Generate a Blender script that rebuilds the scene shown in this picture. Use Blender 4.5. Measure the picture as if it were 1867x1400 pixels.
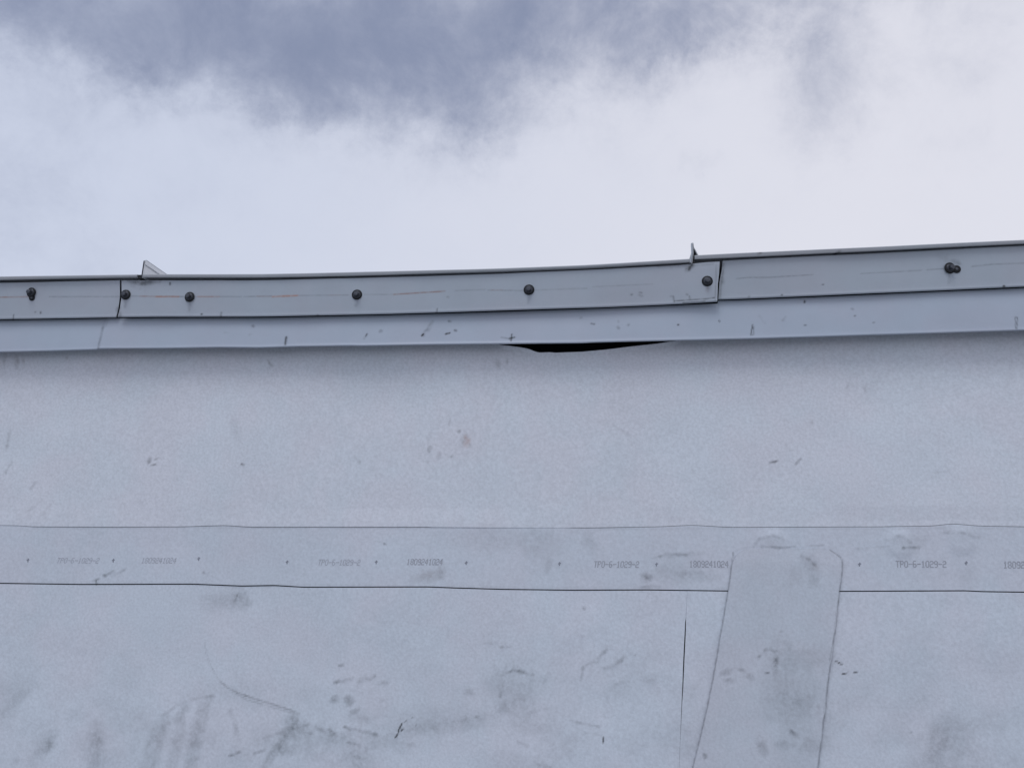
import bpy, math
import numpy as np
from mathutils import Vector

for o in list(bpy.data.objects):
    bpy.data.objects.remove(o)
scn = bpy.context.scene
COL = scn.collection

# ---------------------------------------------------------------- camera
FPX, CX, CY = 1400.0, 933.5, 700.0          # focal length in photo pixels, photo centre
YAW, PITCH, DIST, EYE = math.radians(6.0), math.radians(10.5), 1.2587, 1.25
cam_d = bpy.data.cameras.new('camera')
cam = bpy.data.objects.new('camera', cam_d)
COL.objects.link(cam)
cam_d.sensor_fit = 'HORIZONTAL'
cam_d.sensor_width = 36.0
cam_d.lens = FPX / 1867.0 * 36.0
cam_d.clip_start = 0.02
cam_d.clip_end = 3000
cam.location = (0, -DIST, EYE)
cam.rotation_euler = (math.radians(90) + PITCH, 0, YAW)
scn.camera = cam

CF = np.array([-math.sin(YAW) * math.cos(PITCH), math.cos(YAW) * math.cos(PITCH), math.sin(PITCH)])
CR = np.array([math.cos(YAW), math.sin(YAW), 0.0])
CU = np.cross(CR, CF)
CP = np.array([0, -DIST, EYE])


def ray(px, py):
    return CF + CR * ((px - CX) / FPX) - CU * ((py - CY) / FPX)


def at(px, py, Y=0.0):
    """point where the ray through a photo pixel meets the upright plane y = Y"""
    d = ray(px, py)
    return CP + d * ((Y - CP[1]) / d[1])


def proj(P):
    v = P - CP
    w = v @ CF
    return CX + FPX * (v @ CR) / w, CY - FPX * (v @ CU) / w


# ---------------------------------------------------------------- world: overcast cloud deck
SUN_EL, SUN_AZ = 63.0, 195.0       # degrees; azimuth clockwise from +Y
world = bpy.data.worlds.new('World')
scn.world = world
world.use_nodes = True
nt = world.node_tree
nt.nodes.clear()


class NB:
    """tiny helper for node graphs"""
    def __init__(self, tree):
        self.t = tree

    def n(self, kind, **kw):
        x = self.t.nodes.new(kind)
        for k, v in kw.items():
            setattr(x, k, v)
        return x

    def put(self, sock, v):
        if isinstance(v, bpy.types.NodeSocket):
            self.t.links.new(v, sock)
        else:
            sock.default_value = v

    def m(self, op, a, b=None, c=None, clamp=False):
        x = self.n('ShaderNodeMath', operation=op, use_clamp=clamp)
        self.put(x.inputs[0], a)
        if b is not None:
            self.put(x.inputs[1], b)
        if c is not None:
            self.put(x.inputs[2], c)
        return x.outputs[0]

    def noise(self, vec, scale, detail=4, rough=.55, dist=0.0):
        x = self.n('ShaderNodeTexNoise')
        self.put(x.inputs['Vector'], vec)
        x.inputs['Scale'].default_value = scale
        x.inputs['Detail'].default_value = detail
        x.inputs['Roughness'].default_value = rough
        x.inputs['Distortion'].default_value = dist
        return x

    def mix(self, f, a, b, mode='MIX'):
        x = self.n('ShaderNodeMix', data_type='RGBA', blend_type=mode)
        self.put(x.inputs[0], f)
        self.put(x.inputs[6], a)
        self.put(x.inputs[7], b)
        return x.outputs[2]

    def smooth(self, v, a, b, lo=0.0, hi=1.0):
        x = self.n('ShaderNodeMapRange', interpolation_type='SMOOTHSTEP')
        self.put(x.inputs[0], v)
        for i, q in enumerate((a, b, lo, hi)):
            x.inputs[i + 1].default_value = q
        return x.outputs[0]


w = NB(nt)
gen = w.n('ShaderNodeTexCoord').outputs['Generated']
warp = w.noise(gen, 8.0, 10, .66)
wv = w.n('ShaderNodeVectorMath', operation='MULTIPLY_ADD')
nt.links.new(warp.outputs['Color'], wv.inputs[0])
wv.inputs[1].default_value = (.17, .17, .17)
wv.inputs[2].default_value = (-.085, -.085, -.085)
wa = w.n('ShaderNodeVectorMath', operation='ADD')
nt.links.new(gen, wa.inputs[0])
nt.links.new(wv.outputs[0], wa.inputs[1])
nrm = w.n('ShaderNodeVectorMath', operation='NORMALIZE')
nt.links.new(wa.outputs[0], nrm.inputs[0])
sep = w.n('ShaderNodeSeparateXYZ')
nt.links.new(nrm.outputs[0], sep.inputs[0])
az = w.m('ARCTAN2', sep.outputs[0], sep.outputs[1])
el = w.m('ARCSINE', sep.outputs[2])


def azel(px, py):
    d = ray(px, py)
    d = d / np.linalg.norm(d)
    return math.atan2(d[0], d[1]), math.asin(d[2])


CLOUDS = [  # banks of darker cloud: centre (turned from a photo pixel into azimuth / elevation), half size, depth
    (730, 80, 300, 150, .85), (330, 0, 320, 100, .62), (20, 10, 240, 90, .66), (1040, -10, 220, 80, .36),
    (1390, -10, 270, 80, .50), (1740, 70, 130, 80, .12), (1525, 150, 80, 120, .20), (880, 235, 50, 70, .16), (540, 190, 130, 55, .18),
    (1275, 315, 42, 26, .10), (-150, 330, 300, 260, .16), (1790, 260, 110, 50, .06)]
dark = None
for (px, py, rx, ry, amp) in CLOUDS:
    a0, e0 = azel(px, py)
    sa = rx / FPX / math.cos(e0)
    se = ry / FPX * .85
    u = w.m('DIVIDE', w.m('SUBTRACT', az, a0), sa)
    v = w.m('DIVIDE', w.m('SUBTRACT', el, e0), se)
    r2 = w.m('ADD', w.m('MULTIPLY', u, u), w.m('MULTIPLY', v, v))
    g = w.m('MULTIPLY', w.m('EXPONENT', w.m('MULTIPLY', r2, -1.0)), amp)
    dark = g if dark is None else w.m('ADD', dark, g)
over = w.smooth(el, math.radians(36), math.radians(50), 0.0, .62)      # the bank goes on overhead
rear = w.smooth(sep.outputs[1], .25, -.35, 0.0, .25)                   # and behind the viewer
dark = w.m('SUBTRACT', 1.0, w.m('EXPONENT', w.m('MULTIPLY', dark, -1.75)))      # banks merge softly
dark = w.m('MAXIMUM', dark, w.m('MAXIMUM', over, rear))
puff = w.noise(gen, 10.0, 12, .68, .25)
puff2 = w.noise(gen, 2.6, 5, .55, .2)
det = w.m('MULTIPLY', w.m('SUBTRACT', puff.outputs['Fac'], .5), .75)
det2 = w.m('MULTIPLY', w.m('SUBTRACT', puff2.outputs['Fac'], .5), .22)
amount = w.m('ADD', w.m('MULTIPLY', w.m('MULTIPLY', dark, w.m('SUBTRACT', 1.0, dark)), 4.0), .46)      # ragged where the bank ends
dk = w.smooth(w.m('ADD', dark, w.m('MULTIPLY', w.m('ADD', det, det2), amount)), -.04, 1.04)
side = w.smooth(az, -.75, .45)
bright = w.mix(side, (6.25, 6.75, 8.15, 1), (7.75, 7.8, 8.6, 1))
cloudcol = w.mix(dk, bright, (2.5, 2.9, 4.2, 1))
sky = w.n('ShaderNodeTexSky', sky_type='NISHITA', sun_disc=False)
sky.sun_elevation = math.radians(SUN_EL)
sky.sun_rotation = math.radians(SUN_AZ)
final = w.mix(.93, sky.outputs[0], cloudcol)
bg = w.n('ShaderNodeBackground')
bg.inputs['Strength'].default_value = .10
nt.links.new(final, bg.inputs['Color'])
out = w.n('ShaderNodeOutputWorld')
nt.links.new(bg.outputs[0], out.inputs['Surface'])

sun_d = bpy.data.lights.new('sun', 'SUN')
sun_d.energy = 1.2
sun_d.angle = math.radians(28)
sun_d.color = (.95, .97, 1.0)
sun = bpy.data.objects.new('sun', sun_d)
COL.objects.link(sun)
_a, _e = math.radians(SUN_AZ), math.radians(SUN_EL)
sdir = Vector((math.sin(_a) * math.cos(_e), math.cos(_a) * math.cos(_e), math.sin(_e)))
sun.rotation_euler = sdir.to_track_quat('Z', 'Y').to_euler()
sun.location = (-2, -4, 8)

scn.view_settings.view_transform = 'Standard'
scn.view_settings.look = 'None'
scn.view_settings.gamma = 1.0
scn.view_settings.exposure = 0.0
scn.view_settings.use_curve_mapping = False


# ---------------------------------------------------------------- materials
def new_mat(name):
    m = bpy.data.materials.new(name)
    m.use_nodes = True
    b = NB(m.node_tree)
    return m, b, m.node_tree.nodes['Principled BSDF']


def sheet_mat(name, base, rough, mottle, grain, spec=.4, metal=0.0, bump=.12, gscale=420):
    """membrane or painted metal: base colour, mottling, grain, and the 'dirt' / 'rust' marks of the sheet"""
    m, b, p = new_mat(name)
    co = b.n('ShaderNodeTexCoord').outputs['Object']
    n1 = b.noise(co, 5.0, 6, .6, .3).outputs['Fac']
    n2 = b.noise(co, 26.0, 5, .65).outputs['Fac']
    n3 = b.noise(co, gscale, 2, .6).outputs['Fac']
    n4 = b.noise(co, 110.0, 4, .7).outputs['Fac']
    k = b.m('ADD', 1.0, b.m('MULTIPLY', b.m('SUBTRACT', n1, .5), mottle * 1.3))
    k = b.m('ADD', k, b.m('MULTIPLY', b.m('SUBTRACT', n2, .5), mottle * .8))
    k = b.m('ADD', k, b.m('MULTIPLY', b.m('SUBTRACT', n3, .5), grain))
    tint = b.mix(b.smooth(b.noise(co, 9.0, 4, .55).outputs['Fac'], .35, .65),
                 (base[0] * 1.012, base[1] * .992, base[2] * .992, 1), (base[0] * .985, base[1] * 1.006, base[2] * 1.006, 1))
    d = b.n('ShaderNodeAttribute', attribute_name='dirt').outputs['Fac']
    r = b.n('ShaderNodeAttribute', attribute_name='rust').outputs['Fac']
    brk = b.smooth(n4, .32, .66, .55, 1.2)
    hard = b.smooth(d, .55, .8)
    d2 = b.m('MULTIPLY', d, b.m('ADD', b.m('MULTIPLY', brk, b.m('SUBTRACT', 1.0, hard)), hard))
    k = b.m('MULTIPLY', k, b.m('SUBTRACT', 1.0, b.m('MULTIPLY', d2, .97, clamp=True)))
    kc = b.n('ShaderNodeCombineColor')
    for i in range(3):
        b.put(kc.inputs[i], k)
    c = b.mix(1.0, tint, kc.outputs[0], 'MULTIPLY')
    c = b.mix(b.m('MULTIPLY', r, brk, clamp=True), c, (.42, .16, .07, 1))
    b.put(p.inputs['Base Color'], c)
    b.put(p.inputs['Roughness'], b.m('ADD', rough, b.m('MULTIPLY', b.m('SUBTRACT', n2, .5), .18)))
    p.inputs['Metallic'].default_value = metal
    p.inputs['Specular IOR Level'].default_value = spec
    bp = b.n('ShaderNodeBump')
    bp.inputs['Strength'].default_value = bump
    bp.inputs['Distance'].default_value = .0015
    b.put(bp.inputs['Height'], b.m('ADD', n3, b.m('MULTIPLY', n4, 1.5)))
    b.put(p.inputs['Normal'], bp.outputs[0])
    return m


def plain_mat(name, col, rough=.6, metal=0.0, spec=.4, var=.25, scale=60):
    m, b, p = new_mat(name)
    co = b.n('ShaderNodeTexCoord').outputs['Object']
    n = b.noise(co, scale, 5, .6).outputs['Fac']
    c = b.mix(n, tuple(x * (1 - var) for x in col) + (1,), tuple(min(1, x * (1 + var)) for x in col) + (1,))
    b.put(p.inputs['Base Color'], c)
    p.inputs['Roughness'].default_value = rough
    p.inputs['Metallic'].default_value = metal
    p.inputs['Specular IOR Level'].default_value = spec
    return m


M_UP = sheet_mat('white_membrane', (.685, .715, .772), .62, .09, .38, gscale=230)
M_BAND = sheet_mat('white_membrane_lap', (.622, .660, .725), .60, .10, .32, gscale=230)
M_LOW = sheet_mat('white_membrane_lower', (.643, .683, .748), .60, .14, .36, gscale=230)
M_PATCH = sheet_mat('membrane_strip', (.583, .618, .678), .60, .16, .32, gscale=230)
M_PANEL = sheet_mat('painted_metal_grey', (.405, .443, .497), .38, .14, .06, .45, 0, .04)
M_SKIRT = sheet_mat('painted_metal_pale', (.405, .453, .53), .36, .11, .05, .45, 0, .04)
M_COPE = sheet_mat('painted_metal_coping', (.35, .365, .39), .45, .28, .06, .45, 0, .05)
M_DARK = plain_mat('cavity_black', (.008, .008, .009), .95, 0, .05)  # shade of the hollow behind gap and slots, put into the core's colour
M_SEAM = plain_mat('sky_lit_seam', (.8, .82, .85), .45, 0, .4, .05, 40)  # seam metal paled: skylight on its upright face is put into the colour
M_RUBBER = plain_mat('black_rubber', (.012, .013, .015), .6, 0, .3)
M_STEEL = plain_mat('zinc_steel', (.10, .105, .12), .5, .85, .5, .35, 300)
M_WASH = plain_mat('dull_zinc_washer', (.06, .063, .075), .5, .7, .5, .35, 300)
M_INK = plain_mat('grey_print_ink', (.40, .415, .46), .7, 0, .2, .35, 300)
M_INK2 = plain_mat('faded_print_ink', (.45, .47, .52), .7, 0, .2, .25, 300)
M_DOT = plain_mat('dark_print_ink', (.27, .285, .33), .7, 0, .2, .3, 300)
M_GASKET = plain_mat('black_joint_sealant', (.02, .021, .024), .55, 0, .3)
M_ROOF = sheet_mat('roof_membrane', (.24, .25, .26), .65, .3, .1)
M_GROUND = plain_mat('asphalt_yard', (.06, .06, .06), .9, 0, .2, .3, 2)

# ---------------------------------------------------------------- noise and marks
_rng = np.random.RandomState(7)
_lat = _rng.rand(256, 256)


def vnoise(x, y):
    xi, yi = np.floor(x).astype(int), np.floor(y).astype(int)
    fx, fy = x - xi, y - yi
    fx, fy = fx * fx * (3 - 2 * fx), fy * fy * (3 - 2 * fy)
    a, b_ = _lat[yi % 256, xi % 256], _lat[yi % 256, (xi + 1) % 256]
    c, d = _lat[(yi + 1) % 256, xi % 256], _lat[(yi + 1) % 256, (xi + 1) % 256]
    return (a * (1 - fx) + b_ * fx) * (1 - fy) + (c * (1 - fx) + d * fx) * fy


def fbm(x, y, o=4):
    s, a, t = 0, .5, 0
    for i in range(o):
        s = s + a * vnoise(x * 2 ** i + 17.3 * i, y * 2 ** i + 9.1 * i)
        t += a
        a *= .55
    return s / t


# marks: soft ellipses (x, y, rx, ry, angle, strength) and strokes (points, width, strength); positions read off the photo
BLOTS = [(908, 662, 6, 11, 0, .16), (925, 660, 3, 8, 0, .16), (430, 785, 10, 28, -15, .07), (272, 840, 4, 8, 15, .3),
         (280, 847, 8, 2.5, -10, .35), (286, 836, 5, 2, -30, .25), (443, 847, 6, 3, 10, .38), (441, 845, 2.5, 2, 0, .4),
         (783, 820, 4, 9, 15, .26), (800, 831, 5, 8, 15, .16), (820, 768, 3, 9, 10, .15), (837, 786, 4, 4, 0, .24),
         (823, 832, 3, 3, 0, .3), (848, 800, 8, 12, 20, .14), (783, 795, 4, 12, 20, .10), (856, 812, 4, 5, 0, .2),
         (780, 840, 3, 6, 0, .12), (1545, 705, 3, 10, 20, .1), (1577, 710, 3, 10, -15, .14), (1480, 770, 3, 4, 0, .2),
         (8, 658, 4, 16, 0, .16), (31, 662, 5, 14, 0, .22), (43, 658, 3, 10, 0, .14), (122, 653, 3, 4, 0, .2),
         (905, 985, 115, 22, 0, .07), (990, 1000, 40, 40, 0, .06), (1000, 1030, 7, 16, 10, .1), (780, 1050, 30, 12, -8, .15),
         (805, 1040, 8, 14, 0, .12), (1076, 990, 12, 24, -20, .10), (1178, 1052, 14, 9, 10, .22), (1230, 1046, 40, 14, 0, .06),
         (1275, 1050, 45, 10, 5, .08), (1235, 1012, 40, 5, -5, .12), (1180, 1070, 20, 4, 0, .2), (1240, 1040, 60, 30, 0, .06),
         (1408, 988, 26, 8, 0, .07), (1660, 985, 45, 14, 0, .07), (1755, 975, 40, 12, 0, .07), (1765, 1050, 20, 25, 0, .07),
         (410, 1094, 48, 20, -6, .12), (440, 1090, 20, 24, 0, .10), (1325, 1225, 12, 6, -20, .22), (1352, 1221, 10, 5, 20, .2),
         (1370, 1235, 7, 9, -30, .18), (1440, 1250, 70, 70, 0, .05), (1470, 1200, 50, 25, 0, .10), (1480, 1030, 14, 25, -30, .13),
         (1485, 1058, 12, 14, 0, .12), (1450, 1050, 16, 20, 0, .06), (1390, 1362, 10, 16, -20, .24), (1427, 1357, 18, 8, 10, .16),
         (1446, 1335, 12, 5, 40, .26), (1285, 1378, 4, 7, 0, .35), (1330, 1240, 10, 5, 0, .18), (1415, 1212, 7, 20, 5, .12),
         (1400, 1226, 4, 2, 0, .4), (1467, 1280, 25, 16, 0, .06), (1455, 1290, 50, 60, 0, .06), (1480, 1360, 24, 16, 0, .12),
         (610, 1275, 9, 8, 0, .24), (637, 1277, 9, 10, -20, .3), (648, 1295, 13, 5, -30, .2), (660, 1310, 22, 8, 0, .1),
         (940, 1255, 55, 45, 0, .08), (855, 1262, 9, 6, 0, .2), (918, 1290, 14, 10, 0, .14), (850, 1320, 60, 14, -12, .10),
         (970, 1325, 40, 16, 0, .08), (1730, 1345, 45, 45, 0, .09), (1800, 1310, 40, 30, 0, .08), (1185, 1240, 18, 12, 0, .08),
         (540, 1330, 30, 30, 0, .13), (520, 1365, 18, 14, 0, .16), (600, 1355, 50, 30, 0, .10), (80, 1355, 22, 24, 20, .10),
         (175, 1350, 18, 40, 0, .08), (90, 1360, 14, 8, -60, .14), (30, 1385, 6, 8, 0, .2), (20, 1260, 30, 40, 20, .05),
         (1390, 1100, 60, 90, 10, .04), (650, 1385, 40, 20, 0, .08), (790, 1310, 90, 26, -10, .06), (1650, 1250, 60, 60, 0, .03)]
STROKES = [([(18, 785), (14, 805), (11, 822)], 5, .2), ([(22, 842), (16, 852), (10, 862)], 3.5, .22),
           ([(66, 878), (56, 890)], 3, .14), ([(75, 912), (52, 932)], 4, .10), ([(95, 915), (75, 940)], 4, .07),
           ([(487, 655), (491, 661), (498, 669)], 2.5, .2), ([(646, 833), (655, 842)], 4, .14),
           ([(1405, 843), (1418, 840)], 3, .42), ([(1460, 836), (1451, 846)], 3, .34), ([(1432, 808), (1442, 822)], 3, .12),
           ([(1120, 776), (1150, 794)], 3, .10), ([(1680, 865), (1730, 858)], 3, .08), ([(1262, 858), (1258, 872)], 3, .1),
           ([(190, 1049), (198, 1046), (207, 1041)], 3.5, .5), ([(205, 1050), (228, 1038)], 3, .16), ([(175, 1058), (176, 1065)], 3, .7),
           ([(168, 1059), (180, 1055)], 3, .22), ([(372, 1043), (380, 1046)], 4, .3), ([(700, 991), (704, 992)], 2.5, .35),
           ([(1374, 996), (1384, 983), (1407, 977), (1426, 981), (1433, 991)], 4, .20), ([(1388, 995), (1420, 998), (1457, 996)], 3, .34),
           ([(1457, 996), (1500, 994)], 2.5, .16), ([(1614, 986), (1640, 976), (1662, 989)], 5, .13), ([(1648, 998), (1676, 998)], 3.5, .34),
           ([(1560, 1000), (1620, 996)], 3, .09), ([(1722, 970), (1750, 971), (1785, 980)], 4, .16), ([(1462, 1012), (1478, 1022), (1489, 1034)], 4, .2),
           ([(1191, 1017), (1220, 1010), (1252, 1011)], 3, .2), ([(1166, 1048), (1178, 1052), (1186, 1058)], 4, .25),
           ([(434, 1082), (427, 1098)], 2, .3),
           ([(556, 1334), (590, 1345), (612, 1352)], 4, .24), ([(575, 1325), (600, 1340), (620, 1345)], 5, .18),
           ([(628, 1325), (655, 1332), (690, 1340)], 4, .22), ([(632, 1352), (668, 1362), (668, 1370)], 4, .2), ([(640, 1372), (655, 1382)], 5, .16),
           ([(600, 1330), (614, 1340)], 5, .24), ([(725, 1352), (755, 1358)], 5, .16), ([(480, 1345), (560, 1320)], 5, .14),
           ([(612, 1243), (628, 1240), (641, 1236)], 5, .32), ([(655, 1241), (682, 1233)], 6, .27), ([(690, 1246), (706, 1242)], 6, .16),
           ([(618, 1213), (628, 1212)], 3, .22), ([(695, 1278), (705, 1274)], 4, .16), ([(640, 1258), (660, 1262)], 3, .14),
           ([(885, 1172), (915, 1176), (932, 1178)], 4, .22), ([(915, 1178), (931, 1178)], 4, .26),
           ([(917, 1231), (934, 1222), (955, 1225), (972, 1231)], 4, .28), ([(920, 1240), (912, 1270)], 5, .12),
           ([(1005, 1225), (990, 1246)], 4, .12), ([(925, 1210), (916, 1230)], 4, .12), ([(1062, 1160), (1055, 1178)], 5, .12),
           ([(1060, 1240), (1062, 1220), (1072, 1210), (1085, 1206), (1096, 1192), (1105, 1184)], 4, .24),
           ([(1088, 1205), (1104, 1185)], 4, .18), ([(1103, 1220), (1122, 1212), (1138, 1197)], 5, .2), ([(1120, 1250), (1145, 1240)], 5, .1),
           ([(838, 1313), (870, 1306)], 4, .2), ([(1042, 1313), (1060, 1318), (1092, 1324)], 3.5, .24), ([(945, 1352), (962, 1358)], 4, .2),
           ([(980, 1393), (1005, 1399)], 4, .2), ([(1060, 1334), (1120, 1345)], 4, .08), ([(1000, 1290), (960, 1300)], 4, .08),
           ([(733, 1318), (728, 1328), (726, 1333)], 2.6, .95), ([(726, 1336), (721, 1344)], 2.4, .9), ([(731, 1332), (734, 1329)], 3, .8),
           ([(752, 1308), (753, 1309)], 2, .8), ([(738, 1316), (742, 1312)], 2, .5), ([(758, 1320), (759, 1321)], 2, .5),
           ([(1100, 1344), (1100, 1353)], 2.4, .95), ([(1157, 1195), (1159, 1195)], 2.2, .6), ([(1063, 1107), (1066, 1110)], 2.5, .4),
           ([(1524, 1205), (1529, 1207)], 2.4, .6), ([(1530, 1208), (1535, 1211)], 2.6, .8), ([(1537, 1228), (1540, 1228)], 3.2, .95),
           ([(1541, 1227), (1546, 1226)], 2.2, .7), ([(1557, 1226), (1564, 1224)], 2.4, .8), ([(1660, 1334), (1661, 1334)], 3, .5),
           ([(1395, 1183), (1412, 1187), (1424, 1189)], 5, .3), ([(1416, 1195), (1413, 1225)], 6, .18),
           ([(1697, 1340), (1700, 1385)], 5, .12), ([(1385, 1195), (1383, 1198)], 3, .2), ([(1425, 1150), (1428, 1151)], 3, .3),
           # scuffs on the metal skirt
           ([(522, 615), (520, 628)], 4, .8), ([(788, 587), (779, 600), (771, 611)], 4.5, .34), ([(772, 609), (769, 612)], 3, .85),
           ([(813, 609), (815, 608)], 3, .9), ([(818, 608), (820, 607)], 2.6, .9), ([(819, 586), (822, 586)], 2.5, .5), ([(829, 602), (832, 603)], 2.5, .5),
           ([(669, 609), (667, 613)], 2.6, .75), ([(664, 617), (666, 614)], 2.4, .3), ([(693, 604), (695, 604)], 3, .25),
           ([(933, 610), (932, 621)], 3, .8), ([(929, 617), (938, 615)], 3, .7), ([(914, 615), (930, 618)], 2, .3),
           ([(1078, 590), (1084, 591)], 3, .7), ([(1126, 585), (1128, 587)], 2.6, .5), ([(1146, 591), (1146, 592)], 2.6, .35), ([(1127, 596), (1128, 598)], 3, .3),
           ([(1236, 592), (1237, 592)], 3, .85), ([(1311, 585), (1312, 586)], 2.6, .7), ([(1058, 580), (1060, 580)], 2.6, .35),
           ([(1372, 592), (1369, 611)], 2, .7), ([(1374, 596), (1374, 610), (1370, 611)], 2, .55), ([(1467, 549), (1467, 551)], 4, .95),
           ([(1467, 593), (1469, 593)], 2.6, .7), ([(1558, 576), (1559, 576)], 2.8, .75), ([(1592, 588), (1594, 588)], 2.4, .6), ([(1553, 563), (1555, 564)], 2.4, .3),
           ([(1851, 579), (1852, 598), (1854, 600), (1855, 579), (1851, 578)], 1.8, .5), ([(1385, 577), (1395, 590)], 3, .12), ([(1432, 577), (1426, 584)], 3, .16),
           ([(411, 606), (416, 607)], 2.8, .45), ([(461, 594), (462, 595)], 3, .45), ([(455, 610), (458, 609)], 3, .2),
           ([(191, 584), (184, 612), (179, 636)], 2.4, .22), ([(196, 586), (193, 596)], 2, .12),
           # specks and streaks on the upper metal strips
           ([(64, 569), (65, 569)], 2.6, .6), ([(74, 569), (74, 571)], 3, .7), ([(25, 574), (24, 583)], 2.2, .7), ([(310, 516), (310, 519)], 3.4, .65), ([(367, 573), (368, 573)], 3, .85),
           ([(403, 571), (402, 577)], 2.6, .45), ([(797, 563), (796, 570)], 2.4, .6), ([(816, 541), (818, 542)], 2.6, .3), ([(577, 575), (580, 575)], 2.5, .5),
           ([(1166, 533), (1170, 534)], 2.4, .6), ([(1166, 538), (1171, 540)], 2.6, .5), ([(1151, 537), (1152, 537)], 2.4, .5), ([(1222, 540), (1224, 540)], 2.5, .45), ([(1252, 537), (1253, 537)], 2.5, .45),
           ([(1228, 540), (1229, 551)], 2, .45), ([(1230, 549), (1260, 547), (1290, 545), (1302, 543)], 2.2, .6), ([(1245, 552), (1285, 549)], 2, .4), ([(1257, 540), (1258, 547)], 2, .4),
           ([(1499, 519), (1502, 519)], 2.2, .6), ([(1425, 538), (1426, 538)], 2.8, .75), ([(1364, 541), (1365, 541)], 2.4, .4), ([(1830, 522), (1831, 522)], 4, .9),
           ([(1710, 467), (1745, 478)], 9, .10), ([(1735, 475), (1748, 480)], 5, .18), ([(1290, 522), (1290, 532)], 5, .16), ([(650, 548), (649, 556)], 4, .14),
           ([(232, 512), (255, 520), (275, 513)], 10, .20), ([(1252, 490), (1262, 484)], 7, .4), ([(1258, 488), (1256, 492)], 5, .6), ([(1225, 485), (1262, 486)], 6, .14),
           ([(1318, 482), (1317, 515)], 5, .16), ([(216, 562), (218, 577)], 6, .3), ([(219, 572), (222, 578)], 5, .35),
           ([(0, 542), (60, 541)], 1.8, .22), ([(90, 541), (220, 541)], 1.8, .2), ([(240, 540), (335, 541)], 1.8, .25), ([(356, 541), (440, 541)], 1.8, .2),
           ([(445, 541), (495, 540)], 1.8, .22), ([(545, 539), (635, 538)], 1.8, .18), ([(665, 537), (715, 537)], 1.8, .14), ([(718, 537), (780, 533), (811, 531)], 1.9, .3),
           ([(830, 530), (885, 528)], 1.8, .16), ([(890, 529), (955, 530)], 1.8, .22), ([(975, 529), (1070, 526)], 1.8, .14), ([(1080, 523), (1190, 518)], 1.8, .15),
           ([(1343, 508), (1368, 506), (1400, 506), (1482, 501)], 1.8, .24), ([(1570, 499), (1680, 493)], 1.8, .2), ([(1690, 492), (1722, 490)], 1.8, .25), ([(1772, 486), (1810, 482), (1867, 480)], 2.2, .2),
           ([(1527, 459), (1530, 462)], 3, .8), ([(1384, 460), (1386, 460)], 3, .8), ([(1445, 457), (1447, 457)], 3, .7)]
SMEARS = [([(373, 1172), (376, 1190), (382, 1208), (391, 1226), (402, 1242)], 2.4, .13), ([(402, 1242), (414, 1253), (432, 1262)], 3.0, .22),
          ([(432, 1262), (470, 1275), (512, 1288), (546, 1299)], 3.2, .28), ([(428, 1264), (450, 1275), (485, 1285), (520, 1296), (546, 1301)], 3, .16),
          ([(300, 1316), (284, 1352), (268, 1404)], 34, .13), ([(300, 1320), (276, 1400)], 12, .08), ([(338, 1290), (322, 1312)], 16, .12), ([(332, 1310), (312, 1402)], 20, .08),
          ([(372, 1290), (360, 1335), (346, 1404)], 26, .13), ([(385, 1270), (368, 1300)], 12, .09), ([(300, 1302), (325, 1284), (352, 1274), (390, 1268)], 6, .10),
          ([(420, 1295), (428, 1318), (432, 1338)], 10, .10), ([(540, 1306), (522, 1340), (500, 1370), (480, 1404)], 16, .14), ([(534, 1310), (520, 1345)], 24, .09),
          ([(418, 1377), (428, 1374), (437, 1370)], 5, .24), ([(463, 1373), (482, 1367)], 6, .18), ([(545, 1322), (600, 1340), (680, 1352)], 30, .06),
          ([(60, 1240), (10, 1300)], 26, .05), ([(100, 1335), (60, 1390)], 22, .07), ([(180, 1320), (170, 1400)], 24, .06), ([(700, 1350), (830, 1310), (880, 1300)], 20, .05),
          ([(1720, 1320), (1700, 1400)], 40, .07), ([(1430, 1180), (1410, 1290)], 60, .05), ([(1450, 1300), (1440, 1400)], 70, .04), ([(900, 1240), (950, 1300)], 60, .04),
          ([(1306, 484), (1304, 548)], 2.6, .2), ([(1319, 482), (1316, 512), (1312, 545)], 4, .22), ([(236, 513), (262, 517), (290, 512)], 9, .24), ([(1200, 486), (1262, 484), (1300, 481)], 5, .14),
          ([(229, 548), (228, 560)], 5, .12), ([(346, 552), (345, 566)], 5, .10), ([(964, 538), (963, 552)], 5, .10), ([(1731, 500), (1730, 516)], 6, .12)]
# weld lines, patch outline: dirt caught along the edges
EDGES = [([(1337, 1006), (1333, 1040), (1328, 1076), (1315, 1150), (1300, 1240), (1285, 1310), (1262, 1402)], 1.9, .34),
           ([(1512, 1001), (1533, 1016), (1536, 1024), (1534, 1050), (1530, 1078), (1522, 1150), (1513, 1210), (1504, 1290), (1491, 1402)], 2.0, .40),
           ([(1340, 1004), (1360, 998), (1510, 1000)], 3, .08),
           ([(60, 962), (400, 961), (790, 963)], 5, .05), ([(1060, 965), (1330, 963), (1867, 962)], 5, .05),
           ([(0, 1060), (440, 1064), (920, 1070), (1330, 1073)], 4, .05)]
RUST_BLOTS = [(852, 805, 7, 11, 20, .30), (849, 797, 4, 5, 0, .2), (780, 1050, 32, 12, -8, .05), (1488, 1035, 8, 6, 0, .05), (1290, 527, 4, 6, 0, .10)]
RUST_STROKES = [([(284, 541), (326, 541)], 2.6, .55), ([(255, 540), (284, 541)], 2, .3), ([(497, 541), (520, 540), (543, 539)], 2.8, .6), ([(468, 540), (497, 541)], 2, .16),
                ([(360, 541), (400, 541)], 2, .35), ([(718, 537), (780, 533), (811, 531)], 2.2, .35), ([(0, 542), (55, 541)], 2, .35), ([(600, 538), (620, 538)], 2, .12), ([(895, 529), (915, 529)], 2, .14)]


MARK = 1.35


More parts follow.
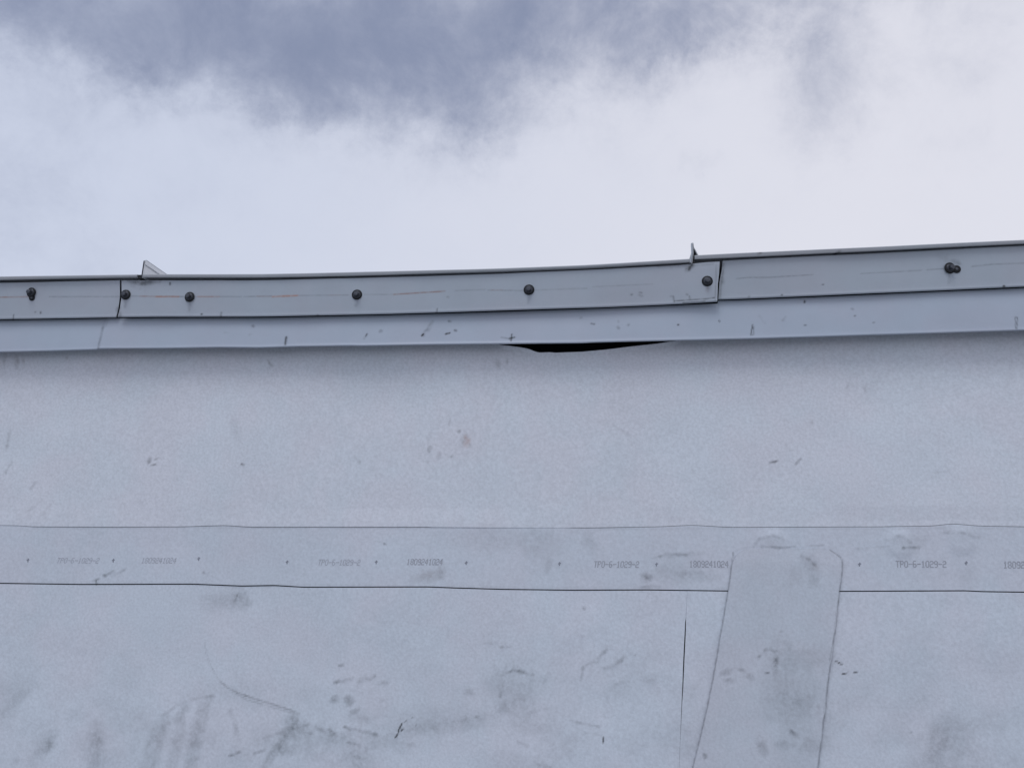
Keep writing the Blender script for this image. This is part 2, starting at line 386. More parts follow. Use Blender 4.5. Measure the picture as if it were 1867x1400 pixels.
def paint(px, py, blots, strokes, smooth=False):
    d = np.zeros_like(px)
    nz = fbm(px / 9.0, py / 9.0, 4)
    nz2 = fbm(px / 14.0 + 50, py / 14.0 + 31, 3)
    for (x, y, rx, ry, ang, s) in blots:
        R = 2.2 * max(rx, ry)
        i = np.where((np.abs(px - x) < R) & (np.abs(py - y) < R))[0]
        if not len(i):
            continue
        c, sn = math.cos(math.radians(ang)), math.sin(math.radians(ang))
        u = ((px[i] - x) * c + (py[i] - y) * sn) / rx
        v = (-(px[i] - x) * sn + (py[i] - y) * c) / ry
        q = np.sqrt(u * u + v * v) + (nz[i] - .5) * 1.3
        d[i] = np.maximum(d[i], 0) + s * np.clip((1.25 - q) / .9, 0, 1) * (.55 + .9 * nz[i])
    for (pts, wd, s) in strokes:
        P = np.array(pts, float)
        lo, hi = P.min(0) - wd * 2 - 2, P.max(0) + wd * 2 + 2
        i = np.where((px > lo[0]) & (px < hi[0]) & (py > lo[1]) & (py < hi[1]))[0]
        if not len(i):
            continue
        x, y = px[i], py[i]
        best = np.full(len(i), 1e9)
        for a, b_ in zip(P[:-1], P[1:]):
            e = b_ - a
            t = np.clip(((x - a[0]) * e[0] + (y - a[1]) * e[1]) / max(e @ e, 1e-9), 0, 1)
            best = np.minimum(best, np.hypot(x - a[0] - t * e[0], y - a[1] - t * e[1]))
        hw = wd * .5
        if s > .55 or wd < 2.3 or smooth:
            k = np.clip(1.0 - (best - hw * .4) / (hw * .9 + .5), 0, 1)
            if smooth and wd > 2.3:
                k = k * k * (3 - 2 * k) * (.5 + nz2[i])
        else:
            k = np.clip(1.0 - (best + (nz[i] - .5) * wd * 1.6) / (hw * 2.0 + .5), 0, 1) * np.clip(nz2[i] * 2.4 - .35, .1, 1.25)
        d[i] = np.maximum(d[i], d[i] * .6 + s * k)
    return np.clip(d, 0, 1)


# ---------------------------------------------------------------- mesh helpers
def link(name, mesh, mat, parent=None):
    o = bpy.data.objects.new(name, mesh)
    COL.objects.link(o)
    if mat:
        mesh.materials.append(mat)
    if parent is not None:
        o.parent = parent
        o.matrix_parent_inverse = parent.matrix_world.inverted()
    return o


def thing(name, label, cat, loc, group=None):
    o = bpy.data.objects.new(name, None)
    COL.objects.link(o)
    o.location = loc
    o.empty_display_size = .05
    o['label'] = label
    o['category'] = cat
    if group:
        o['group'] = group
    bpy.context.view_layer.update()
    return o


def mesh_from(name, V, F):
    me = bpy.data.meshes.new(name)
    me.from_pydata([tuple(v) for v in V], [], F)
    me.update()
    return me


def sheet(name, P, mat, parent, thick=.002, extra=None, mud=0.0):
    """P[nu, nv, 3]: front of a sheet seen from -Y; rim and back give it its thickness"""
    nu, nv = P.shape[:2]
    V = P.reshape(-1, 3)
    idx = np.arange(nu * nv).reshape(nu, nv)
    q = np.stack([idx[:-1, :-1], idx[1:, :-1], idx[1:, 1:], idx[:-1, 1:]], -1).reshape(-1, 4)
    loop = np.concatenate([idx[:, 0], idx[-1, 1:], idx[-2::-1, -1], idx[0, -2:0:-1]])
    rim = V[loop]
    back = rim + np.array([0, thick, 0])
    n0 = len(V)
    m = len(loop)
    VV = np.concatenate([V, rim, back])
    i = np.arange(m)
    j = (i + 1) % m
    q2 = np.stack([n0 + i, n0 + m + i, n0 + m + j, n0 + j], -1)
    Q = np.concatenate([q, q2])
    me = bpy.data.meshes.new(name)
    me.vertices.add(len(VV))
    me.vertices.foreach_set('co', VV.astype(np.float32).ravel())
    me.loops.add(Q.size)
    me.loops.foreach_set('vertex_index', Q.astype(np.int32).ravel())
    me.polygons.add(len(Q))
    me.polygons.foreach_set('loop_start', np.arange(0, Q.size, 4, dtype=np.int32))
    me.polygons.foreach_set('loop_total', np.full(len(Q), 4, dtype=np.int32))
    sm = np.zeros(len(Q), dtype=bool)
    sm[:len(q)] = True
    me.polygons.foreach_set('use_smooth', sm)
    me.update(calc_edges=True)
    px, py = proj(VV)
    d = paint(px, py, [b_[:5] + (b_[5] * MARK,) for b_ in BLOTS], [(p_, w_, s_ if s_ > .55 else min(.55, s_ * MARK)) for p_, w_, s_ in STROKES])
    if mud:
        h = np.clip((py - 1120) / 250, 0, 1)
        d = d + mud * h * np.clip((fbm(px / 60, py / 45, 5) - .42) * 3.0, 0, 1)
    r = np.maximum(paint(px, py, RUST_BLOTS, []), paint(px, py, [], RUST_STROKES, True))
    d = np.maximum(d, paint(px, py, [], EDGES, True))
    d = d + 1.3 * paint(px, py, [], SMEARS, True)
    d[n0:] = np.maximum(d[n0:], .25)
    for nm, arr in (('dirt', np.clip(d, 0, 1)), ('rust', r)):
        a = me.attributes.new(nm, 'FLOAT', 'POINT')
        a.data.foreach_set('value', arr.astype(np.float32))
    return link(name, me, mat, parent)


def curve(pts, smooth=0):
    P = np.array(pts, float)
    g = np.arange(-80, 1960, 2.0)
    y = np.interp(g, P[:, 0], P[:, 1])
    l, r = g < P[0, 0], g > P[-1, 0]
    y[l] = P[0, 1] + (g[l] - P[0, 0]) * (P[1, 1] - P[0, 1]) / (P[1, 0] - P[0, 0])
    y[r] = P[-1, 1] + (g[r] - P[-1, 0]) * (P[-1, 1] - P[-2, 1]) / (P[-1, 0] - P[-2, 0])
    if smooth:
        k = np.hanning(int(smooth / 2) * 2 + 3)
        k /= k.sum()
        h = len(k) // 2
        y = np.convolve(np.concatenate([2 * y[0] - y[h:0:-1], y, 2 * y[-1] - y[-2:-h - 2:-1]]), k, 'valid')
    return lambda x: np.interp(x, g, y)


XL, XR = at(-40, 800)[0], at(1907, 800)[0]


def zof(c, X, Y):
    """height on the plane y = Y, at each X, of a line traced in the photo (held level beyond the frame)"""
    Xc = np.clip(X, XL, XR)
    z = np.full_like(Xc, EYE + .2)
    Yv = np.zeros_like(Xc) + Y
    for _ in range(8):
        px, py = proj(np.stack([Xc, Yv, z], -1))
        z = z + (py - c(px)) * (DIST + Yv) / FPX
    return z


def xs(a, b, step):
    """columns from a to b: fine where the photo looks, coarse beyond it"""
    fa, fb = max(a, XL - .03), min(b, XR + .03)
    n = max(2, int((fb - fa) / step) + 1)
    mid = np.linspace(fa, fb, n)
    left = np.linspace(a, fa, max(2, int((fa - a) / .15)))[:-1] if fa > a + 1e-6 else np.array([])
    right = np.linspace(fb, b, max(2, int((b - fb) / .15)))[1:] if b > fb + 1e-6 else np.array([])
    return np.concatenate([left, mid, right])


def box_mesh(name, x0, x1, y0, y1, z0, z1):
    V = [(x, y, z) for x in (x0, x1) for y in (y0, y1) for z in (z0, z1)]
    F = [(0, 1, 3, 2), (4, 6, 7, 5), (0, 4, 5, 1), (2, 3, 7, 6), (0, 2, 6, 4), (1, 5, 7, 3)]
    return mesh_from(name, V, F)


# ---------------------------------------------------------------- lines traced in the photo
LIP_TOP_L = curve([(0, 503.5), (244, 500)])
LIP_BOT_L = curve([(0, 510.5), (244, 505.5)])
LIP_TOP_M = curve([(258, 499.5), (480, 499), (650, 495), (900, 489), (1070, 482.5), (1262, 471)], 60)
LIP_BOT_M = curve([(258, 506), (480, 506), (650, 502.5), (900, 495), (1070, 488), (1262, 478)], 60)
LIP_TOP_R = curve([(1264, 465), (1340, 461), (1867, 436.5)])
LIP_BOT_R = curve([(1264, 473), (1340, 469.5), (1867, 444)])
PAN_TOP_L = (lambda c: (lambda x: c(x) + 1.2))(curve([(0, 514.5), (244, 509.5)]))
PAN_TOP_M = (lambda c: (lambda x: c(x) + 1.2))(curve([(216, 510), (480, 510), (650, 506), (900, 498.5), (1070, 491.5), (1255, 482), (1275, 478.5), (1312, 477.5)], 40))
PAN_TOP_R = (lambda c: (lambda x: c(x) + 1.2))(curve([(1264, 477), (1340, 473), (1867, 447)]))
PAN_BOT_L = curve([(0, 582), (215, 578.5)])
PAN_BOT_M = curve([(214, 578), (300, 577.5), (480, 577), (700, 572.5), (900, 566.5), (1100, 560), (1310, 551)], 40)
PAN_BOT_R = curve([(1308, 546), (1340, 545), (1500, 538.5), (1867, 522.5)])
SK_BOT_L = curve([(0, 642), (90, 640), (182, 637.2)])
SK_BOT_R = curve([(176, 636), (300, 635.2), (400, 633.5), (470, 634.2), (540, 632), (640, 630.5), (660, 631), (800, 628), (1065, 625.5), (1080, 624.5), (1360, 618), (1867, 602.5)], 10)
GAP = curve([(900, 622), (907, 627), (920, 629.5), (950, 633.5), (965, 636.5), (975, 641), (983, 643), (1003, 642.2), (1012, 643.2), (1060, 641.5), (1105, 637.5), (1150, 632), (1200, 626.5), (1240, 620), (1275, 612)], 6)
SEAM_A = curve([(0, 957), (30, 957.5), (60, 960), (200, 960.5), (330, 960), (410, 957.5), (455, 960.5), (790, 960.5), (900, 961.5), (1070, 962), (1200, 960), (1262, 957), (1330, 961), (1600, 960), (1700, 958.5), (1735, 954.5), (1785, 958.5), (1867, 960)], 16)
SEAM_B = curve([(0, 1063), (150, 1065), (350, 1064.5), (440, 1068), (500, 1067), (552, 1070), (780, 1069.5), (830, 1071.5), (920, 1074), (1040, 1075.5), (1180, 1075), (1330, 1077), (1530, 1077.5), (1760, 1076.5), (1790, 1078), (1867, 1079)], 8)


def shift(c, d):
    return lambda x: c(x) + d(x) if callable(d) else c(x) + d


X0, X1 = -4.2, 4.2
MY = -.012                              # face of the membrane, in front of the wall line
# ---------------------------------------------------------------- the setting
V = [(-40, -40, 0), (40, -40, 0), (40, .05, 0), (-40, .05, 0)]
deck = link('roof_deck', mesh_from('roof_deck', V, [(0, 1, 2, 3)]), M_ROOF)
deck['kind'] = 'structure'
V = [(-900, -900, -6), (900, -900, -6), (900, 900, -6), (-900, 900, -6)]
gr = link('ground', mesh_from('ground', V, [(0, 1, 2, 3)]), M_GROUND)
gr['kind'] = 'structure'


# ---------------------------------------------------------------- parapet wall
wall = thing('parapet_wall', 'pale roof parapet wall covered in welded white membrane sheets with printed codes', 'parapet wall', (0, .15, 0))
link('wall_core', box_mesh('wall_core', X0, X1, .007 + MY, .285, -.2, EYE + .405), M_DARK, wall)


def wave(X, Z, k=1.0):
    """slow buckles of the loose sheet, metres towards the viewer"""
    a = (fbm(X * 3.1 + 5, Z * 4.3 + 3, 3) - .5) * .0068
    b_ = (fbm(X * 11 + 40, Z * 13 + 9, 3) - .5) * .0011
    return -(a + b_) * k


# upper sheet
X = xs(X0, X1, .0021)
pxm, _ = proj(np.stack([X, np.full_like(X, -.03), np.full_like(X, EYE + .29)], -1))
zsk = np.where(pxm < 177, zof(SK_BOT_L, X, -.045), zof(SK_BOT_R, X, -.045))
zgap = zof(GAP, X, -.0215)
ztop = np.where((pxm > 905) & (pxm < 1262), np.minimum(zgap, zsk + .016), zsk + .016)
weld = lambda x: np.interp(x, [0, 20, 60, 780, 792, 1035, 1045, 1900], [.1, .14, .34, .36, .02, .02, .36, .40])
zbot = zof(shift(SEAM_A, lambda x: -weld(x)), X, -.003 + MY)
nv = 190
tt = np.linspace(0, 1, nv)
Z = zbot[:, None] + (ztop - zbot)[:, None] * tt[None, :]
XX = np.repeat(X[:, None], nv, 1)
touch = np.interp(pxm, [0, 170, 182, 300, 500, 560, 880, 940, 1230, 1280, 1867], [.0175, .0175, .016, .016, .016, .017, .017, .019, .019, .016, .0165])
s = np.clip((zsk[:, None] - Z) / .040, -.3, 6)
cove = np.exp(-np.sign(s) * np.abs(s * 1.35) ** 1.6)
cove = np.minimum(cove, 1.08)
edge = np.exp(-((Z - zbot[:, None]) / .006) ** 2)
YY = MY - .0035 - (touch[:, None] - .0155) * cove + wave(XX, Z) * (1 - np.clip(cove, 0, 1)) * np.clip((Z - zbot[:, None]) / .03, .25, 1)
ingap = np.interp(pxm, [905, 925, 1215, 1245], [0, 1, 1, 0])
YY = YY - .0035 * ingap[:, None] * np.exp(-((ztop[:, None] - Z) / .004) ** 2)      # loose edge curls outwards
sheet('upper_membrane', np.stack([XX, YY, Z], -1), M_UP, wall, .0018)

# lap band with the printed codes
zA = zof(shift(SEAM_A, lambda x: weld(x)), X, -.003 + MY)
zB = zof(shift(SEAM_B, -1.0), X, -.003 + MY)
nv = 56
tt = np.linspace(0, 1, nv)


BUMPS = [tuple(at(a, b_, MY)[[0, 2]]) for a, b_ in ((1408, 990), (1640, 992), (1752, 985)  )]


def band_y(Xa, Za):
    y = MY - .0030 + wave(Xa, Za, .6)
    for bx, bz in BUMPS:                # fastener plates pressing through the sheet
        q = ((Xa - bx) ** 2 + (Za - bz) ** 2) / .020 ** 2
        y = y - .0022 * np.exp(-q ** 2)
    return y


Z = zB[:, None] + (zA - zB)[:, None] * tt[None, :]
XX = np.repeat(X[:, None], nv, 1)
sheet('lap_band', np.stack([XX, band_y(XX, Z), Z], -1), M_BAND, wall, .002)

# lower sheets, parted by the upright seam
VS = np.array([(1253, 1076, .1), (1252, 1100, .12), (1250.5, 1127, .2), (1250, 1133, .75), (1249, 1160, 1.0), (1247, 1200, 1.0), (1245, 1250, .8), (1243, 1285, .45), (1240.5, 1340, .18), (1238, 1400, .12), (1235, 1440, .12)])
vsP = np.array([at(a, b_, -.002 + MY) for a, b_, _ in VS])
zfloor = .02


def seam_x(Z_, side):
    o = np.argsort(vsP[:, 2])
    xx = np.interp(Z_, vsP[o, 2], vsP[o, 0])
    wd = np.interp(Z_, vsP[o, 2], VS[o, 2]) / 1130.0
    return xx + side * wd


def lower(name, xa, xb, side):
    c = xs(xa, xb, .0023)
    zt = zof(shift(SEAM_B, 1.0), c, -.002 + MY)
    zfine = EYE - .43
    rows = np.concatenate([np.linspace(zfloor, zfine, 18)[:-1] - EYE, np.linspace(zfine, EYE - .105, 148) - EYE])
    t2 = (rows - rows[0]) / (rows[-1] - rows[0])
    Z_ = zfloor + (zt - zfloor)[:, None] * t2[None, :]
    A = np.repeat(c[:, None], len(t2), 1)
    ref = xb if side < 0 else xa
    fall = np.exp(-np.abs(A - ref) / .25)
    A = A + (seam_x(Z_, side) - ref) * fall
    sheet(name, np.stack([A, MY - .0024 + wave(A, Z_, 1.0), Z_], -1), M_LOW, wall, .002, mud=.12)


xs0 = float(vsP[3, 0])
lower('lower_membrane', X0, xs0, -1)
lower('lower_membrane', xs0, X1, +1)

# slanting cover strip with rounded top corners
pl = [(1337, 1000), (1333, 1040), (1328, 1076), (1315, 1150), (1300, 1240), (1285, 1310), (1264, 1400), (1240, 1500)]
pr = [(1536, 1000), (1535, 1040), (1530, 1078), (1522, 1150), (1513, 1210), (1504, 1290), (1491, 1400), (1477, 1500)]
PL, PR = np.array([at(*q, -.005 + MY) for q in pl]), np.array([at(*q, -.005 + MY) for q in pr])
z_top = at(1430, 1000, -.005 + MY)[2]
z_bot = PL[-1, 2]
zz = np.concatenate([np.linspace(.03, z_bot, 22)[:-1], np.linspace(z_bot, z_top - .03, 230)[:-1], z_top - .03 * (1 - np.sin(np.linspace(0, math.pi / 2, 26)))])


def ext(A, q):
    o = np.argsort(A[:, 2])
    sl = (A[-2, 0] - A[-1, 0]) / (A[-2, 2] - A[-1, 2])
    return np.where(q < A[-1, 2], A[-1, 0] + (q - A[-1, 2]) * sl, np.interp(q, A[o, 2], A[o, 0]))


rc = .028
ins = np.where(zz > z_top - rc, rc - np.sqrt(np.maximum(rc * rc - (zz - z_top + rc) ** 2, 0)), 0)
xl_, xr_ = ext(PL, zz) + ins, ext(PR, zz) - ins
rag = (fbm(zz * 60 + 3, zz * 0 + 2, 3) - .5) * .0016
uu = np.linspace(0, 1, 90)
XX = (xl_ + rag)[None, :] + (xr_ - xl_ + rag)[None, :] * uu[:, None]
Z = np.repeat(zz[None, :], 90, 0)
YY = MY - .0062 + wave(XX, Z, .8) * .6 + .0012 * np.clip((Z - z_top + .02) / .02, 0, 1)
patch = sheet('cover_strip', np.stack([XX, YY, Z], -1), M_PATCH, wall, .0018)
patch['label'] = 'slanting cover strip with rounded top corners welded over the seam'

# dot matrix print on the band
FONT = {'T': '1F04040404 0404', 'P': '1E11111E101010', 'O': '0E11111111110E', '-': '0000001F000000', '6': '0E10101E11110E', '1': '040C040404040E',
        '0': '0E11111111110E', '2': '0E11010E10101F', '9': '0E11110F01010E', '8': '0E11110E11110E', '4': '02060A121F0202'}


def ink(name, cells, mat, size):
    V, F = [], []
    for (px, py) in cells:
        c = at(px, py, -.003 + MY)
        y = float(band_y(np.array([c[0]]), np.array([c[2]]))[0])
        h = size / 1130.0 * .5
        b0 = len(V)
        for yy in (y - .00025, y + .0006):
            V += [(c[0] - h, yy, c[2] - h), (c[0] + h, yy, c[2] - h), (c[0] + h, yy, c[2] + h), (c[0] - h, yy, c[2] + h)]
        F += [(b0, b0 + 1, b0 + 2, b0 + 3), (b0 + 1, b0 + 5, b0 + 6, b0 + 2), (b0, b0 + 4, b0 + 5, b0 + 1), (b0 + 3, b0 + 2, b0 + 6, b0 + 7), (b0 + 4, b0, b0 + 3, b0 + 7)]
    return link(name, mesh_from(name, V, F), mat, wall)


def printed(txt, xa, xb, yc, h, lean, mat):
    n = len(txt)
    cw = (xb - xa) / (n * 6 - 1)
    ch = h / 7.0
    cells = []
    for i, c in enumerate(txt):
        rows = FONT[c].replace(' ', '')
        for r in range(7):
            bits = int(rows[2 * r:2 * r + 2], 16)
            for k in range(5):
                if bits >> (4 - k) & 1:
                    y = yc - h / 2 + (r + .5) * ch
                    x = xa + (i * 6 + k + .5) * cw + (yc - y) * math.tan(math.radians(lean))
                    jx, jy = _rng.rand(2) * .3 - .15
                    cells.append((x + jx, y + jy + (i - n / 2) * .03))
    o = ink('printed_code', cells, mat, max(cw, ch) * .92)
    return o


A_, B_ = 'TPO-6-1029-2', '1809241024'
for t_, xa, xb, yc, h, ln, mt in ((A_, 104, 180, 1021.5, 10, 20, M_INK2), (B_, 258, 321, 1021.5, 10.5, 17, M_INK2), (A_, 580, 657, 1025, 11, 13, M_INK2), (B_, 742, 807, 1024, 11.5, 10, M_INK),
                                  (A_, 1083, 1165, 1028.5, 12, 8, M_INK), (B_, 1257, 1328, 1028, 12.5, 0, M_INK), (A_, 1633, 1725, 1028, 12.5, -1, M_INK), (B_, 1829, 1908, 1029.5, 13, -2, M_INK)):
    printed(t_, xa, xb, yc, h, ln, mt)
for (mx, my) in ((51, 1020.5), (206, 1021), (362, 1018), (523, 1024), (686, 1024), (850, 1025.5), (1020, 1027), (1197, 1028), (1567, 1028), (1761, 1025.5)):
    ink('print_mark', [(mx, my), (mx - 1.6, my + .3), (mx + 1.7, my - .4), (mx + .3, my - 1.9), (mx, my + 1.8), (mx - .2, my + 3.0)], M_DOT, 1.9)


# ---------------------------------------------------------------- metal flashing
def strip(name, xa, xb, ctop, cbot, ytop, ybot, mat, parent, step=.0017, nv=44, kick=0.0, left=None, right=None, lift=None, over=0.0, thick=.0012):
    """folded sheet metal: a face between two traced lines, hem curled in at the foot"""
    c = xs(xa, xb, step)
    zt, zb = zof(ctop, c, ytop) + over, zof(cbot, c, ybot)
    t2 = np.concatenate([[0, .006, .016, .03, .05], np.linspace(.07, 1, nv)])
    Zs = zb[:, None] + (zt - zb)[:, None] * t2[None, :]
    A = np.repeat(c[:, None], len(t2), 1)
    Ys = ybot + (ytop - ybot) * t2[None, :] + 0 * A
    hz = (Zs - zb[:, None])
    Ys = Ys - kick * np.exp(-(hz / .0035) ** 2)
    Ys = Ys + .0012 * np.exp(-(hz / .0008) ** 2)
    Ys = Ys + (fbm(A * 6 + ybot * 900, Zs * 9, 3) - .5) * .0030
    if lift is not None:
        Ys = Ys - lift(A, Zs)
    if left is not None:
        zc = np.array([at(a, b_, ybot)[2] for a, b_ in left])
        xc = np.array([at(a, b_, ybot)[0] for a, b_ in left])
        o = np.argsort(zc)
        A = A + (np.interp(Zs, zc[o], xc[o]) - xa) * np.exp(-(A - xa) / .03)
    if right is not None:
        zc = np.array([at(a, b_, ybot)[2] for a, b_ in right])
        xc = np.array([at(a, b_, ybot)[0] for a, b_ in right])
        o = np.argsort(zc)
        A = A + (np.interp(Zs, zc[o], xc[o]) - xb) * np.exp(-(xb - A) / .03)
    return sheet(name, np.stack([A, Ys, Zs], -1), mat, parent, thick)


def skirt_y(t):
    return -.022 - .014 * t


def foot(px, py, Y):
    p = at(px, py, Y)
    return (float(p[0]), float(p[1]), float(p[2]))


# lower skirts (the long one laps over the short one on the left)
xj = at(184, 610, -.038)[0]
sk1 = thing('skirt_flashing', 'short pale metal skirt at far left, below the end strip', 'flashing', foot(60, 640, -.045), 'metal skirt pieces under the screwed strips')
strip('face', X0, xj + .02, PAN_BOT_L, SK_BOT_L, -.0350, -.0435, M_SKIRT, sk1, kick=.0007, over=-.0022)
sk2 = thing('skirt_flashing', 'long scuffed pale metal skirt hanging above the black gap', 'flashing', foot(1000, 625, -.045), 'metal skirt pieces under the screwed strips')
c_top = lambda x: np.where(x < 1308, PAN_BOT_M(x), PAN_BOT_R(x))
strip('face', xj, X1, c_top, SK_BOT_R, -.0365, -.0452, M_SKIRT, sk2, kick=.0008, over=-.0024, left=[(192, 570), (184, 610), (177, 640)])

# screwed strips
pan1 = thing('flashing_strip', 'grey metal strip at far left with one screw in a keyhole slot', 'flashing', foot(100, 580, -.045), 'screwed metal strips')
strip('face', X0, at(219, 545, -.045)[0], PAN_TOP_L, PAN_BOT_L, -.0475, -.0445, M_PANEL, pan1, kick=.0006,
      right=[(220.6, 508), (220, 540), (216.5, 562), (211.5, 580)])
pan2 = thing('flashing_strip', 'long middle metal strip held by five screws with red chalk line', 'flashing', foot(760, 572, -.045), 'screwed metal strips')
strip('face', at(222, 545, -.047)[0], at(1309, 515, -.047)[0], PAN_TOP_M, PAN_BOT_M, -.0495, -.0470, M_PANEL, pan2, kick=.0006,
      left=[(223, 508), (222.5, 540), (219, 562), (214, 580)], right=[(1311.5, 474), (1310, 500), (1308, 520), (1307, 553)],
      lift=lambda A, Z_: .0035 * np.exp(-((A - at(1310, 500, -.048)[0]) / .05) ** 2))
pan3 = thing('flashing_strip', 'metal strip on the right with one screw beside an open hole', 'flashing', foot(1600, 534, -.045), 'screwed metal strips')
strip('face', at(1313, 510, -.045)[0], X1, PAN_TOP_R, PAN_BOT_R, -.0470, -.0442, M_PANEL, pan3, kick=.0006,
      left=[(1317.5, 470), (1316, 490), (1311.5, 515), (1309.5, 548)])


def ring_mesh(name, prof, n, hexa=False):
    """lathe about the -Y axis: prof = [(radius, towards viewer)]"""
    V, F = [], []
    for (r, d) in prof:
        for k in range(n):
            a = 2 * math.pi * k / n + .3
            V.append((r * math.cos(a), -d, r * math.sin(a)))
    for i in range(len(prof) - 1):
        for k in range(n):
            k2 = (k + 1) % n
            F.append((i * n + k, i * n + k2, (i + 1) * n + k2, (i + 1) * n + k))
    F.append(tuple((len(prof) - 1) * n + k for k in range(n)))
    me = mesh_from(name, V, F)
    if not hexa:
        for p in me.polygons:
            p.use_smooth = True
    return me


WASH = ring_mesh('washer', [(.0074, 0), (.0078, .0012), (.0066, .0024), (.0050, .0031), (.0030, .0034), (.0005, .0035)], 24)
RUB = ring_mesh('rubber_seal', [(.0092, -.0006), (.0097, .0006), (.0094, .0016), (.0078, .0018), (.002, .0018)], 24)
HEAD = ring_mesh('screw', [(.0044, .003), (.0046, .0042), (.0046, .0078), (.0036, .0088), (.0004, .0090)], 6, True)
for me, mt in ((WASH, M_WASH), (RUB, M_RUBBER), (HEAD, M_STEEL)):
    me.materials.append(mt)


def screw(parent, px, py, Y, tilt=(0, 0)):
    p = at(px, py, Y)
    h = bpy.data.objects.new('screw', HEAD)
    COL.objects.link(h)
    h.parent = parent
    h.matrix_parent_inverse = parent.matrix_world.inverted()
    h.location = p
    h.rotation_euler = (tilt[0], _rng.rand() * 3, tilt[1])
    h.scale = (.92, 1, .92)
    for nm, me in (('washer', WASH), ('rubber_seal', RUB)):
        o = bpy.data.objects.new(nm, me)
        COL.objects.link(o)
        o.parent = h
    return h


screw(pan1, 57.5, 533.5, -.0465, (.12, 0))
for (sx, sy) in ((229.5, 537.5), (346, 541.5), (651, 537.5), (964.5, 528.5), (1289.5, 513)):
    screw(pan2, sx, sy, -.0485 - (.0022 if sx > 1200 else 0), (.05 * (_rng.rand() - .5), .1 * (_rng.rand() - .5)))
screw(pan3, 1731.5, 489, -.0460, (-.1, .12))
# empty slots beside two of the screws: a raised rim round a dark hole
def slot(parent, px, py, Y, r, name='open_hole'):
    p = at(px, py, Y)
    o = link(name, ring_mesh(name, [(r * 1.35, -.0005), (r * 1.3, .0008), (r * .8, .0010)], 20), M_RUBBER, parent)
    o.matrix_parent_inverse.identity()
    o.location = np.array(p) - np.array(parent.location)
    q = bpy.data.objects.new('gasket', ring_mesh('gasket', [(r * .5, .0009), (r * .48, .0016), (r * .3, .0018)], 20))
    q.name = 'gasket'
    COL.objects.link(q)
    q.data.materials.append(M_STEEL)
    q.parent = o


slot(pan1, 58.5, 543, -.0458, .0042)
slot(pan3, 1744, 491, -.0456, .0048)


# ---------------------------------------------------------------- coping over the wall top
def coping(parent, xa, xb, ct, cb):
    c = xs(xa, xb, .006)
    YF = -.0545
    zt, zb = zof(ct, c, YF), zof(cb, c, YF)
    wob = (fbm(c * 7, c * 0 + 3, 3) - .5) * .0016
    prof = [(YF + .0006, zb, 0), (YF, zb, .0012), (YF - .0004, zt, -.0022), (YF + .0008, zt, -.0006), (YF + .004, zt, 0), (.10, zt, -.006), (.30, zt, -.018), (.302, zt, -.07),
            (.298, zt, -.07), (.297, zt, -.021), (.10, zt, -.009), (YF + .005, zt, -.004), (YF + .0036, zt, -.006), (YF + .0034, zb, .0004)]
    n = len(prof)
    V, F = [], []
    for i in range(len(c)):
        for (y, zr, dz) in prof:
            V.append((c[i], y + (wob[i] if y < 0 else 0), zr[i] + dz))
    for i in range(len(c) - 1):
        for k in range(n):
            k2 = (k + 1) % n
            F.append((i * n + k, i * n + k2, (i + 1) * n + k2, (i + 1) * n + k))
    F.append(tuple(range(n)))
    F.append(tuple((len(c) - 1) * n + k for k in range(n - 1, -1, -1)))
    me = mesh_from('cap', V, F)
    VV = np.array(V)
    px, py = proj(VV)
    me.attributes.new('dirt', 'FLOAT', 'POINT').data.foreach_set('value', paint(px, py, [], STROKES[-3:]).astype(np.float32))
    me.attributes.new('rust', 'FLOAT', 'POINT')
    return link('cap', me, M_COPE, parent)


def plate(name, quad, th, mat, parent):
    """a plate of sheet metal: outline in 3-D, thickened along +X"""
    n = len(quad)
    V = [tuple(q) for q in quad] + [(q[0] + th, q[1], q[2]) for q in quad]
    F = [tuple(range(n)), tuple(range(2 * n - 1, n - 1, -1))] + [(k, (k + 1) % n, n + (k + 1) % n, n + k) for k in range(n)]
    return link(name, mesh_from(name, V, F), mat, parent)


YF = -.0545
cop1 = thing('coping_cap', 'coping cap at far left, ending at the wide upright seam', 'coping', foot(100, 507, YF), 'metal coping caps along the wall top')
coping(cop1, X0, at(250, 502, YF)[0], LIP_TOP_L, LIP_BOT_L)
cop2 = thing('coping_cap', 'long middle coping cap between the two upright seams', 'coping', foot(760, 498, YF), 'metal coping caps along the wall top')
coping(cop2, at(259, 502, YF)[0], at(1260, 474, YF)[0], LIP_TOP_M, LIP_BOT_M)
cop3 = thing('coping_cap', 'coping cap on the right, set highest, with narrow bent seam', 'coping', foot(1600, 455, YF), 'metal coping caps along the wall top')
coping(cop3, at(1266.5, 468, YF)[0], X1, LIP_TOP_R, LIP_BOT_R)

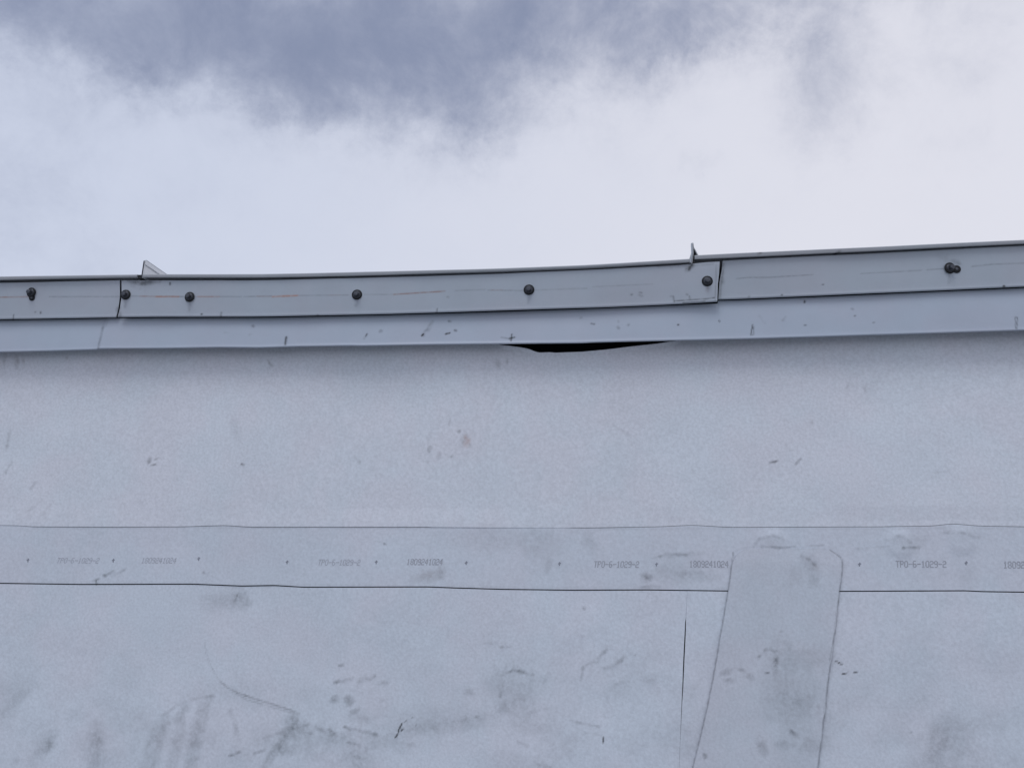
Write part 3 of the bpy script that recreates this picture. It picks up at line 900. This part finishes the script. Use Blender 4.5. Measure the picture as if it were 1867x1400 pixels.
# wide standing seam at the left joint: web, folded hem on top
b0, t0 = at(258.5, 506, YF), at(262, 475, YF)
zt0, zt1 = t0[2], b0[2]
xb = b0[0]
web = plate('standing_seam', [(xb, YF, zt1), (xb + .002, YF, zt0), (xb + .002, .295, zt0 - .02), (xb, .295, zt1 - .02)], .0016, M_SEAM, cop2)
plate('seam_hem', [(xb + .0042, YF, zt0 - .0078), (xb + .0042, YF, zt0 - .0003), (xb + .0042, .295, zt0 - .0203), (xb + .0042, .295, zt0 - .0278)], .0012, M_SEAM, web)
plate('seam_fold', [(xb + .0019, YF + .001, zt0 - .0002), (xb + .0019, YF + .001, zt0 + .0008), (xb + .0019, .295, zt0 - .0190), (xb + .0019, .295, zt0 - .0202)], .0036, M_PANEL, web)
plate('edge_strip', [(xb - .0006, YF - .0012, zt1), (xb + .0012, YF - .0012, zt0 - .001), (xb + .0012, YF + .0004, zt0 - .001), (xb - .0006, YF + .0004, zt1)], .0014, M_WASH, web)  # thin dark strip down the front edge of the web
link('sealant', box_mesh('sealant', at(250.4, 502, YF)[0], at(258.8, 502, YF)[0], YF + .0025, YF + .03, at(250, 507.5, YF)[2], at(250, 500.5, YF)[2]), M_GASKET, cop2)

# narrow bent seam at the right joint
b1, t1 = at(1262.5, 480, YF), at(1262.3, 442, YF)
xr = b1[0]
zb1, zt2 = b1[2], t1[2]
zm = zb1 + .5 * (zt2 - zb1)
web2 = plate('standing_seam', [(xr - .003, YF, zb1), (xr + .0002, YF, zm), (xr, YF, zt2 - .003), (xr + .0006, YF + .002, zt2), (xr + .018, .05, zt2 - .006), (xr + .05, .295, zt2 - .02), (xr + .04, .295, zb1 - .02), (xr + .008, .05, zb1 - .004)], .0026, M_COPE, cop3)
fl = [(xr + .0022, YF + .001, zt2 - .008), (xr + .0045, YF + .001, zt2 - .0125), (xr + .0085, YF + .001, zt2 - .0215), (xr + .0085, .01, zt2 - .0215), (xr + .0050, .01, zt2 - .0125), (xr + .003, .01, zt2 - .008)]
plate('bent_flap', fl, .0014, M_COPE, web2)
plate('front_fold', [(xr - .0045, YF - .0015, zb1 + .001), (xr - .0008, YF - .0015, zm), (xr - .0008, YF - .0012, zt2 - .002), (xr - .0008, YF + .004, zt2 - .002), (xr - .0008, YF + .004, zm), (xr - .0045, YF + .004, zb1 + .001)], .0018, M_PANEL, web2)
link('sealant', box_mesh('sealant', at(1259.5, 475, YF)[0], at(1266.8, 475, YF)[0], YF + .003, YF + .03, at(1262, 481, YF)[2], at(1262, 468, YF)[2]), M_GASKET, cop3)
